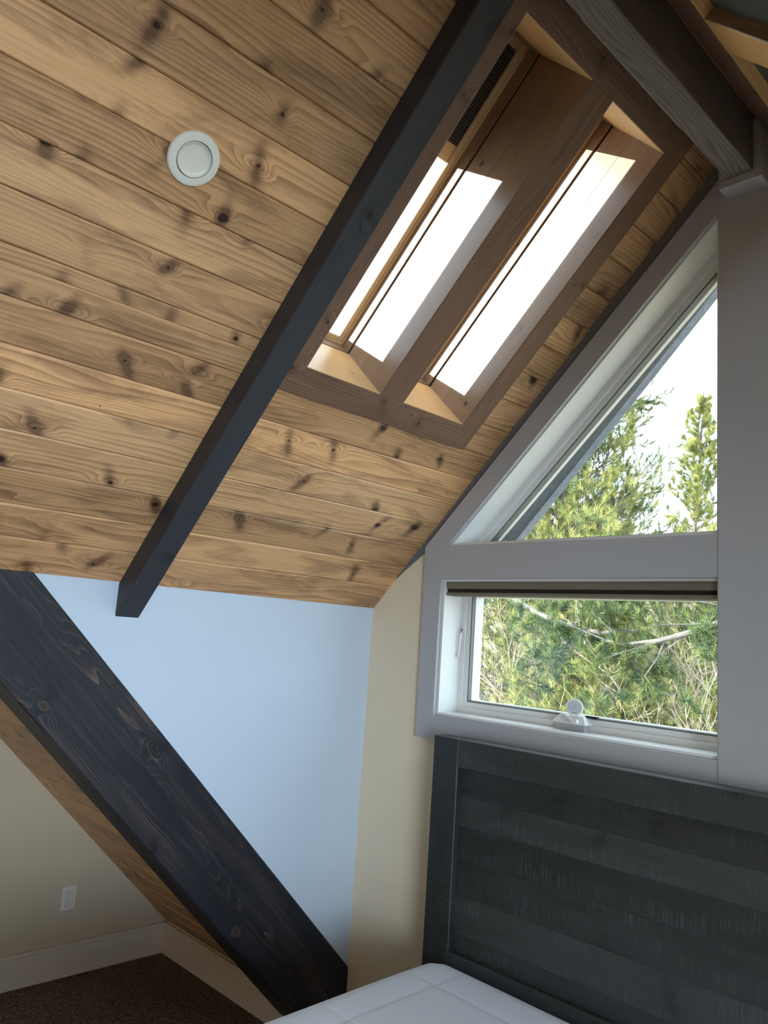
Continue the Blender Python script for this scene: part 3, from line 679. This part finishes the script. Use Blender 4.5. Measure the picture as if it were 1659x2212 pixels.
def rboard(name, m0, m1, b0, b1, along, mat='casing'):
    mb = MB()
    if along == 'y': board(mb, OR - N2 * 0.020, Y, S2, -N2, m0, m1, b0, b1, 0.024, 0.0025)
    else: board(mb, OR - N2 * 0.020, S2, Y, -N2, m0, m1, b0, b1, 0.024, 0.0025)
    mb.build(name, M[mat], cr)
rboard('upper_casing', -1.72, -0.10, 0.130, 0.250, 'y'); rboard('lower_casing', -1.72, -0.10, 1.95, 2.05, 'y')
rboard('mullion_casing', 0.25, 1.95, -0.758, -0.602, 's', 'wellend'); rboard('left_casing', 0.25, 1.95, -1.72, -1.62, 's'); rboard('right_casing', 0.25, 1.95, -0.200, -0.10, 's')

# ---- beams
def plug(mb, c, ax, r=0.018): lathe(mb, c, ax, [(r, 0.0), (r, 0.0012), (r - 0.0015, 0.002), (0.0, 0.002)], 24, smooth=False)
D_ = 0.086
raf = empty('ceiling_rafter', (0.02, -1.25, 1.75), label='slim charcoal rafter running up the plank ceiling left of the skylights', cat='beam')
mb = MB(); board(mb, OC - N * D_, S, Y, -N, lambda b, c: -D_ + c - 0.0, lambda b, c: SMAX - 0.06, -1.294, -1.200, D_ + 0.002, 0.003, closed=True)
mb.build('rafter_timber', M['rafter'], raf)
for s_, y_ in ((1.545, -1.236), (2.172, -1.249), (0.13, -1.240)):
    mb = MB(); plug(mb, LP(s_, -D_, y_), -N); mb.build('wood_plug', M['rafter'], raf)

mb = MB(); mb.bbox((1.719, -3.60, 3.389), (1.808, -0.052, 3.60), 0.003, 1)
o = mb.build('ridge_beam', M['ridge'], None, label='heavy dark ridge beam whose end sits in the white boxed pocket', cat='beam')

# big rafter of the steep roof (45 degrees, 0.18 m thick, 0.30 m deep)
BT = V((0.006, 0.0, 0.280)); BA = V((0, -1, 1)) / RT; BBv = V((0, -1, -1)) / RT     # along, and down-across
mb = MB(); bw = 0.300
foot = [(0.0, 0.0), (5.2, 0.0), (5.2, bw), (bw - 0.396, bw), (-0.198, 0.198)]   # cut square to the wall and level with the floor
def big_beam(o_, sx):
    mb = MB(); e = 0.005
    inner = [(p[0] + 0.0, min(max(p[1], e), bw - e)) for p in foot]; inner[0] = (0.0 - 0.0, e)
    prism(mb, foot, o_ - X * sx * e, BA, BBv, X * sx, 0.186 - e)          # body
    F1 = [o_ - X * sx * e + BA * p[0] + BBv * p[1] for p in foot]; F2 = [o_ + BA * p[0] + BBv * p[1] for p in inner]
    mb.f.pop(0); mb.uv.pop(0); mb.t.pop(0); mb.sm.pop(0)
    for i in range(5):
        j = (i + 1) % 5; mb.face([F1[i], F1[j], F2[j], F2[i]], [foot[i], foot[j], inner[j], inner[i]])
    mb.face(F2, inner); return mb
bb = big_beam(BT, 1).build('roof_beam', M['beam'], None, label='massive black-stained roof beam slanting down in front of the cheek wall', cat='beam')
big_beam(V((XW - 0.006, 0.0, 0.280)), -1).build('unseen_roof_beam_right', M['beam'], None, kind='structure')  # matching roof beam on the right side, out of frame

# ---- recessed lamp
LC = LP(1.469, 0, -1.732); ra = empty('recessed_downlight', LC, label='round white recessed light set in the plank ceiling', cat='ceiling light')
mb = MB(); lathe(mb, LC, -N, [(0.0685, -0.001), (0.0685, 0.004), (0.066, 0.0085), (0.060, 0.0100), (0.0485, 0.0110), (0.0470, 0.0105), (0.0465, 0.0008)], 64); mb.build('trim_ring', M['lamp'], ra)
tl = (-N + V((0.12, 0.0, 0.0)) ).normalized()
mb = MB(); lathe(mb, LC, -N, [(0.0445, 0.0008), (0.0445, 0.0090), (0.0435, 0.0105), (0.0420, 0.0098), (0.0405, 0.0070), (0.036, 0.0042), (0.028, 0.0026), (0.016, 0.0018), (0.0, 0.0016)], 64); mb.build('lamp_dish', M['lamp'], ra)
mb = MB(); lathe(mb, LC, -N, [(0.0468, 0.0008), (0.0, 0.0008)], 32); mb.build('housing', M['black'], ra)

# ---- outlet
ro = empty('electrical_outlet', (XL, -0.7655, 0.310), label='ivory duplex outlet on the beige wall above the baseboard', cat='outlet')
yc, zc = -0.7655, 0.3665
def yzplate(mb, x, t, hw, hh, e, yc=yc, zc=zc):
    outer = [(yc - hw, zc - hh), (yc + hw, zc - hh), (yc + hw, zc + hh), (yc - hw, zc + hh)]
    inner = [(yc - hw + e, zc - hh + e), (yc + hw - e, zc - hh + e), (yc + hw - e, zc + hh - e), (yc - hw + e, zc + hh - e)]
    mb.face([(x + t, *p) for p in inner])
    for i in range(4):
        j = (i + 1) % 4
        mb.face([(x, *outer[i]), (x, *outer[j]), (x + t, *inner[j]), (x + t, *inner[i])])
mb = MB(); yzplate(mb, XL, 0.0065, 0.0345, 0.057, 0.004); mb.build('wall_plate', M['plate'], ro)
mb = MB(); yzplate(mb, XL + 0.0065, 0.0004, 0.0175, 0.0345, 0.0004); gp = mb.build('gap_line', M['ink'], ro)
mb = MB(); yzplate(mb, XL + 0.0065, 0.0012, 0.0165, 0.0335, 0.001); rc = mb.build('receptacle', M['plate'], ro)
for dz in (0.0175, -0.0175):
    mb = MB()
    for dy, hh in ((-0.0065, 0.0042), (0.0065, 0.0035)): mb.bbox((XL + 0.0070, yc + dy - 0.0008, zc + dz + 0.004 - hh), (XL + 0.0081, yc + dy + 0.0008, zc + dz + 0.004 + hh), 0.0001, 2)
    lathe(mb, V((XL + 0.0076, yc, zc + dz - 0.0075)), X, [(0.0026, 0), (0.0026, 0.0005), (0, 0.0005)], 12)
    mb.build('socket_slots', M['black'], rc)
for dz in (0.0475, -0.0475):
    mb = MB(); lathe(mb, V((XL + 0.0062, yc, zc + dz)), X, [(0.003, 0), (0.003, 0.0008), (0, 0.0011)], 12); mb.build('screw', M['plate'], ro)

# ---- round sensor on the crank
se = empty('round_sensor', (1.056, 0.10, 1.4990), label='small round white dial with a ring of dots, leaning on the window crank', cat='sensor')
ax = V((0.50, -0.82, 0.10)).normalized(); sc0 = V((1.056, 0.106, 1.5300))
mb = MB(); lathe(mb, sc0, ax, [(0.0, -0.011), (0.030, -0.011), (0.0325, -0.008), (0.0330, 0.006), (0.0320, 0.009), (0.0290, 0.0100), (0.0, 0.0100)], 48); mb.build('sensor_case', M['vinyl'], se)
mb = MB(); lathe(mb, sc0, ax, [(0.0270, 0.0100), (0.0270, 0.0106), (0.0, 0.0106)], 48, smooth=False); fc = mb.build('dial_face', M['greyplastic'], se)
upv = (Z - ax * ax.z).normalized(); rt_ = upv.cross(ax)
mb = MB()
for k_ in range(10):
    t = math.radians(-145 + k_ * 290 / 9); c_ = sc0 + (rt_ * math.sin(t) + upv * math.cos(t)) * 0.0205 + ax * 0.0106
    lathe(mb, c_, ax, [(0.0011, 0), (0.0011, 0.0003), (0, 0.0003)], 8, smooth=False)
for (a_, b_) in ((-0.008, 0), (0.0, 0.0), (0.008, 0.0), (0, 0.009), (0.0, -0.009)):
    c_ = sc0 + rt_ * a_ + upv * b_ + ax * 0.0106; lathe(mb, c_, ax, [(0.0015, 0), (0.0015, 0.0003), (0, 0.0003)], 6, smooth=False)
mb.build('dots', M['ink'], fc)
mb = MB()
for k_ in range(7):
    c_ = sc0 + rt_ * (-0.009 + 0.003 * k_) - upv * 0.0195 + ax * 0.0106
    mb.face([c_ - rt_ * 0.0012 - upv * 0.0011, c_ + rt_ * 0.0012 - upv * 0.0011, c_ + rt_ * 0.0012 + upv * 0.0011, c_ - rt_ * 0.0012 + upv * 0.0011])
mb.v = [tuple(V(p) + ax * 0.0003) for p in mb.v]; mb.build('small_lettering', M['ink'], fc)

# ---- headboard
hb = empty('headboard', (1.40, -0.10, 0), label='charcoal stained plank headboard with a broad raised frame', cat='headboard')
HX0, HX1, HY0, HY1, HZ = 0.561, 2.240, -0.140, -0.055, 1.369
mb = MB(); mb.bbox((HX0, HY0, 0.0), (HX0 + 0.129, HY1, HZ), 0.003, 2); mb.build('stile', M['head'], hb)
mb = MB(); mb.bbox((HX1 - 0.129, HY0, 0.0), (HX1, HY1, HZ), 0.003, 2); mb.build('stile', M['head'], hb)
mb = MB(); mb.bbox((HX0 + 0.1295, HY0, 1.262), (HX1 - 0.1295, HY1, HZ), 0.003, 0); mb.build('top_rail', M['head'], hb)
mb = MB(); mb.bbox((HX0 + 0.1295, HY0, 0.38), (HX1 - 0.1295, HY1, 0.588), 0.003, 0); mb.build('bottom_rail', M['head'], hb)
mb = MB(); zs = [0.56, 0.655, 0.79, 0.925, 1.045, 1.155, 1.275]
for i in range(6):
    board(mb, V((HX0 + 0.12, HY0 + 0.026, 0)), X, Z, -Y, 0.0, HX1 - HX0 - 0.24, zs[i], zs[i + 1], 0.02, 0.0008, tint=((0.15, 0.8, 0.3, 0.1, 0.95, 0.25)[i], random.random()))
mb.build('plank_panel', M['head'], hb)

# ---- mattress and base
mt = empty('mattress', (1.42, -1.15, 0.27), label='white quilted mattress pushed against the headboard', cat='mattress')
MX0, MX1, MY0, MY1, MZ0, MZ1 = 0.642, 2.20, -2.18, -0.150, 0.275, 0.560
mb = MB(); nx, ny = 84, 104; R_ = 0.045
def mtop(x, y):
    dx = min(x - MX0, MX1 - x); dy = min(y - MY0, MY1 - y)
    e = 0.0
    rr = 0.07; cxn = max(0, rr - dx); cyn = max(0, rr - dy)
    dd = math.hypot(cxn, cyn)
    h = MZ1 - (R_ - math.sqrt(max(0, R_ * R_ - (min(dd, rr) / rr * R_) ** 2))) * 0.6
    qx = ((x - MX0 - 0.16) / 0.42) % 1.0; qy = ((y - MY1 + 0.19) / 0.42) % 1.0
    fx = min(qx, 1 - qx) * 0.42; fy = min(qy, 1 - qy) * 0.42
    inner = min(1, max(0, (min(dx, dy) - 0.03) / 0.04))
    h -= 0.0028 * (math.exp(-(fx / 0.012) ** 2) + math.exp(-(fy / 0.012) ** 2)) * inner
    h += 0.004 * math.sin(x * 5.1 + 1) * math.sin(y * 4.3)
    return h
xs = [MX0 + (MX1 - MX0) * i / nx for i in range(nx + 1)]; ys = [MY0 + (MY1 - MY0) * i / ny for i in range(ny + 1)]
def corner(x, y):   # round the plan corners
    r_ = 0.07
    for cx_, cy_ in ((MX0 + r_, MY1 - r_), (MX0 + r_, MY0 + r_), (MX1 - r_, MY1 - r_), (MX1 - r_, MY0 + r_)):
        ox, oy = x - cx_, y - cy_
        if (ox < 0) == (cx_ < 1.4) and (oy > 0) == (cy_ > -1) and abs(ox) > 1e-6 and abs(oy) > 1e-6:
            m_ = max(abs(ox), abs(oy)); l_ = math.hypot(ox, oy); return cx_ + ox * m_ / l_, cy_ + oy * m_ / l_
    return x, y
gr = [[None] * (ny + 1) for _ in range(nx + 1)]
for i, x in enumerate(xs):
    for j, y in enumerate(ys):
        a_, b_ = corner(x, y); gr[i][j] = (a_, b_, mtop(x, y))
for i in range(nx):
    for j in range(ny): mb.face([gr[i][j], gr[i + 1][j], gr[i + 1][j + 1], gr[i][j + 1]], None, (0.5, 0.5), True)
rim = [gr[i][0] for i in range(nx)] + [gr[nx][j] for j in range(ny)] + [gr[i][ny] for i in range(nx, 0, -1)] + [gr[0][j] for j in range(ny, 0, -1)]
cen = V(((MX0 + MX1) / 2, (MY0 + MY1) / 2, 0))
def off(p, o_, z): d = V((p[0], p[1], 0)) - cen; d.normalize(); return (p[0] + d.x * o_, p[1] + d.y * o_, z)
prof_ = [(0.0, None), (0.006, -0.004), (0.010, -0.012), (0.004, -0.020), (0.008, -0.06), (0.010, -0.14), (0.006, -0.235), (0.010, -0.243), (0.002, -0.252), (-0.03, -0.262)]
for a_, b_ in zip(prof_[:-1], prof_[1:]):
    for k_ in range(len(rim)):
        p, q = rim[k_], rim[(k_ + 1) % len(rim)]
        za = lambda s_, pr: s_[2] if pr[1] is None else s_[2] + pr[1]
        mb.face([off(p, a_[0], za(p, a_)), off(p, b_[0], za(p, b_)), off(q, b_[0], za(q, b_)), off(q, a_[0], za(q, a_))], None, (0.5, 0.5), True)
me = mb.build('quilted_body', M['fabric'], mt)
mb = MB(); pts = [off(p, 0.0085, p[2] - 0.004) for p in rim] + [off(rim[0], 0.0085, rim[0][2] - 0.004)]
tube(mb, pts, 0.0045, 6); mb.build('piping', M['fabric'], mt)
bs = empty('bed_base', (1.42, -1.15, 0), label='low dark platform under the mattress', cat='bed base')
mb = MB(); mb.bbox((MX0 + 0.04, MY0 + 0.04, 0.14), (MX1 - 0.04, MY1 - 0.005, 0.292), 0.004, 0); mb.build('platform', M['head'], bs)
for x_ in (MX0 + 0.10, MX1 - 0.16):
    for y_ in (MY0 + 0.10, MY1 - 0.20):
        mb = MB(); mb.bbox((x_, y_, 0.0), (x_ + 0.06, y_ + 0.06, 0.141), 0.003, 2); mb.build('leg', M['head'], bs)

# ------------------------------------------------------------------ outdoors
mb = MB(); gx, gy = 40, 40
def gz(x, y): return -2.6 + max(0, y - 2) * 0.16 + 0.25 * math.sin(x * 0.7) * math.cos(y * 0.5)
for i in range(gx):
    for j in range(gy):
        xa, xb = -45 + 80 * i / gx, -45 + 80 * (i + 1) / gx; ya, yb = 0.6 + 50 * j / gy, 0.6 + 50 * (j + 1) / gy
        mb.face([(xa, ya, gz(xa, ya)), (xb, ya, gz(xb, ya)), (xb, yb, gz(xb, yb)), (xa, yb, gz(xa, yb))], None, (0.5, 0.5), True)
mb.build('ground', M['ground'], None, kind='structure', label='dry forest floor outside the windows')

def rnd(a, b): return random.uniform(a, b)
def tuft(mb, p, d, L, n, tint, w_=0.0034):
    d = d.normalized(); x = d.cross(V((0.3, 0.2, 0.93)));
    if x.length < 0.05: x = d.cross(X)
    x.normalize(); y = d.cross(x)
    for i in range(n):
        a = rnd(0, 2 * math.pi); k_ = rnd(0.45, 1.15); base = p - d * rnd(0, L * 0.9)
        q = (d * rnd(0.5, 1.0) + (x * math.cos(a) + y * math.sin(a)) * k_).normalized()
        sd_ = q.cross(d); 
        if sd_.length < 1e-3: sd_ = x
        sd_ = sd_.normalized() * w_; l_ = L * rnd(0.7, 1.1)
        tt = min(1, max(0, tint + rnd(-0.12, 0.12)))
        mb.face([base - sd_, base + sd_, base + q * l_], [(0, 0), (1, 0), (0, 1)], (tt, 0.5))
def limb(wood_mb, leaf_mb, p, d, L, r, lev, tn, needles, dens):
    """a wandering branch with side shoots ending in needle tufts"""
    n = max(3, int(L / 0.14)); pts = [V(p)]; dd = V(d).normalized(); rs = [r]
    for i in range(n):
        dd = (dd + V((rnd(-.16, .16), rnd(-.16, .16), rnd(-.08, .16)))).normalized(); pts.append(pts[-1] + dd * (L / n)); rs.append(r * (1 - 0.85 * (i + 1) / n))
    tube(wood_mb, pts, rs, 5 if lev < 2 else 3)
    for i in range(1, n + 1):
        f = i / n
        if lev < 2 and f > (0.22 if lev == 0 else 0.15):
            for s_ in range(2 if lev == 0 else 1):
                if random.random() < dens:
                    t = pts[i] - pts[i - 1]; t.normalize(); sd_ = t.cross(V((rnd(-1, 1), rnd(-1, 1), rnd(-.3, 1)))).normalized()
                    limb(wood_mb, leaf_mb, pts[i], (t * 0.9 + sd_ * 0.85 + Z * 0.15), L * rnd(0.28, 0.45) * (1.15 - 0.5 * f), rs[i] * 0.55 + 0.001, lev + 1, tn, needles, dens)
        if (lev >= 1 and f > 0.35) or f > 0.85:
            t = (pts[i] - pts[i - 1]).normalized()
            tuft(leaf_mb, pts[i], (t + Z * 0.25), rnd(0.07, 0.115), needles, min(1, max(0, tn + rnd(-0.33, 0.33))))
def pine_mesh(H, R, whorl, needles, dens, tn, z0=0.15, seed=1):
    random.seed(seed); wm, lm = MB(), MB(); lean = V((rnd(-.02, .02), rnd(-.02, .02), 0)); tp = []; tr = []
    n = int(H / 0.35)
    for i in range(n + 1): tp.append(V((0, 0, H * i / n)) + lean * i + V((rnd(-.02, .02), rnd(-.02, .02), 0))); tr.append(0.016 + 0.045 * (H / 6) * (1 - i / n))
    tube(wm, tp, tr, 8)
    z = H * z0
    while z < H - 0.12:
        f = (H - z) / H; L = R * (f ** 0.75) * rnd(0.75, 1.15) + 0.10; k_ = z / H * n; i = min(int(k_), n - 1); c = tp[i].lerp(tp[i + 1], k_ - i)
        nb = random.choice((3, 4, 4, 5)); a0 = rnd(0, 6.28)
        for b in range(nb):
            a = a0 + b * 6.28 / nb + rnd(-.35, .35); up = rnd(0.10, 0.40) + (1 - f) * 0.9
            limb(wm, lm, c, V((math.cos(a), math.sin(a), up)), L * rnd(0.7, 1.1), 0.007 + 0.014 * f * H / 6, 0, tn, needles, dens)
        z += whorl * rnd(0.7, 1.2) * (0.55 + 0.6 * f)
    tuft(lm, tp[-1] + Z * 0.06, Z, 0.09, needles * 2, tn)
    return wm, lm
def place_tree(wl, loc, rz, sc_, label, cat='tree', group=None, name='pine_tree', first=False):
    r = empty(name, loc, label=label, cat=cat, group=group); r.rotation_euler = (0, 0, rz); r.scale = (sc_,) * 3
    for o_ in wl:
        if first: c = o_
        else: c = o_.copy(); COL.objects.link(c)
        c.parent = r
    return r
def tree_proto(wm, lm, names=('trunk_and_branches', 'needles'), mats=('bark', 'needle')):
    a = wm.build(names[0], M[mats[0]], None, loc=(0, 0, 0)); 
    b = lm.build(names[1], M[mats[1]], None, loc=(0, 0, 0)) if lm else None
    return [q for q in (a, b) if q is not None]

# near pine on the left of the view (its crown fills the left of the sloping window)
T1 = tree_proto(*pine_mesh(11.6, 2.45, 0.235, 22, 1.0, 0.62, 0.18, 11))
place_tree(T1, (-3.05, 6.3, -1.75), 0.4, 1.0, 'tall pine filling the left part of the sloping window', first=True, group=None)
T2 = tree_proto(*pine_mesh(7.2, 1.30, 0.25, 18, 0.95, 0.68, 0.12, 23))
place_tree(T2, (-3.30, 10.2, -0.85), 0.0, 1.0, 'slender pointed pine standing alone against the sky on the right', first=True)
T3 = tree_proto(*pine_mesh(4.6, 1.7, 0.27, 20, 0.92, 0.56, 0.10, 37))
G3 = [((-1.55, 5.0, -2.35), 0.3, 0.98, 'bushy dark green pine just outside the low window, left half'),
      ((-0.35, 4.6, -2.45), 2.1, 0.86, 'bushy pine just outside the low window, right half'),
      ((-4.3, 8.6, -1.6), 1.2, 1.12, 'young pine behind the tall pine on the left'),
      ((-1.35, 7.4, -2.0), 4.0, 1.00, 'young yellow green pine low in the right of the view'),
      ((-2.9, 7.9, -1.7), 5.2, 1.10, 'young pine between the tall pine and the slender one')]
for i, (l, rz, s_, lb) in enumerate(G3): place_tree(T3, l, rz, s_, lb, first=(i == 0), name='young_pine')
T4 = tree_proto(*pine_mesh(5.2, 1.8, 0.34, 14, 0.75, 0.75, 0.08, 51))
k_ = 0
for (x_, y_, s_) in ((-6.4, 12.0, 1.0), (-4.9, 12.6, 1.0), (-3.9, 11.6, 0.92), (-1.9, 10.4, 0.85), (-7.5, 15.5, 1.1), (-5.6, 15.2, 0.95), (-4.2, 14.6, 0.9), (-8.8, 13.5, 1.25)):
    place_tree(T4, (x_, y_, gz(x_, y_) - 0.1), k_ * 1.3, s_, 'sunlit yellow green pine in the thicket behind the nearest trees', first=(k_ == 0), group='pines in the thicket outside', name='thicket_pine'); k_ += 1

# bare, pale, twiggy shrubs in the thicket
def twiggy(seed, H):
    random.seed(seed); wm = MB()
    def br(p, d, L, r, lev):
        n = 5; pts = [V(p)]; dd = V(d).normalized()
        for i in range(n): dd = (dd + V((rnd(-.3, .3), rnd(-.3, .3), rnd(-.2, .28)))).normalized(); pts.append(pts[-1] + dd * L / n)
        tube(wm, pts, [r * (1 - 0.7 * i / n) for i in range(n + 1)], 4)
        if lev < 3:
            for i in range(1, n + 1):
                for _ in range(2):
                    if random.random() < 0.75: br(pts[i], dd + V((rnd(-1, 1), rnd(-1, 1), rnd(-.5, .9))), L * rnd(0.4, 0.65), r * 0.5, lev + 1)
    for k in range(5): br((rnd(-.2, .2), rnd(-.2, .2), 0), (rnd(-.5, .5), rnd(-.5, .5), 1), H * rnd(.5, .8), 0.022, 0)
    return wm
TW = tree_proto(twiggy(5, 3.4), None, ('twigs', ''), ('twig', ''))
k_ = 0
for (x_, y_, s_) in ((-1.9, 5.9, 1.15), (-0.9, 6.2, 1.2), (-2.9, 7.0, 1.2), (-2.2, 8.8, 1.3), (-3.9, 9.8, 1.25), (-1.0, 8.6, 1.2), (-5.0, 10.8, 1.3), (-3.2, 12.2, 1.2), (-0.2, 5.6, 1.1)):
    place_tree(TW, (x_, y_, gz(x_, y_) - 0.05), k_ * 2.1, s_, 'bare pale twiggy shrub tangled among the pines outside the low window', 'shrub', 'bare shrubs among the pines', 'bare_shrub', first=(k_ == 0)); k_ += 1

# two thick grey boughs crossing the low window
random.seed(77)
def bough(pts, r0, label, tn):
    r = empty('pine_bough', pts[0], label=label, cat='branch'); wm, lm = MB(), MB(); P = [V(p) for p in pts]
    rs = [r0 * (1 - 0.6 * i / (len(P) - 1)) for i in range(len(P))]; tube(wm, P, rs, 8)
    for i in range(1, len(P)):
        for _ in range(3):
            t = (P[i] - P[i - 1]).normalized(); limb(wm, lm, P[i].lerp(P[i - 1], random.random()), t + V((rnd(-1, 1), rnd(-.8, .8), rnd(-.9, .5))), rnd(0.3, 0.7), 0.008, 0, tn, 16, 0.85)
    wm.build('wood', M['bark'], r); lm.build('needles', M['needle'], r)
bough([(-2.25, 3.7, 2.28), (-1.75, 3.5, 2.20), (-1.35, 3.3, 2.06), (-0.95, 3.15, 1.96), (-0.55, 3.05, 1.90), (-0.2, 3.0, 1.93)], 0.030, 'grey bough sloping down from the upper left of the low window', 0.25)
bough([(0.75, 3.4, 2.12), (0.45, 3.1, 2.04), (0.2, 3.0, 1.93), (0.0, 2.95, 1.86), (-0.25, 2.95, 1.82), (-0.5, 3.0, 1.84)], 0.030, 'grey bough rising to the right edge of the low window', 0.30)
for o_ in bpy.data.objects:
    if '_o' in o_: del o_['_o']
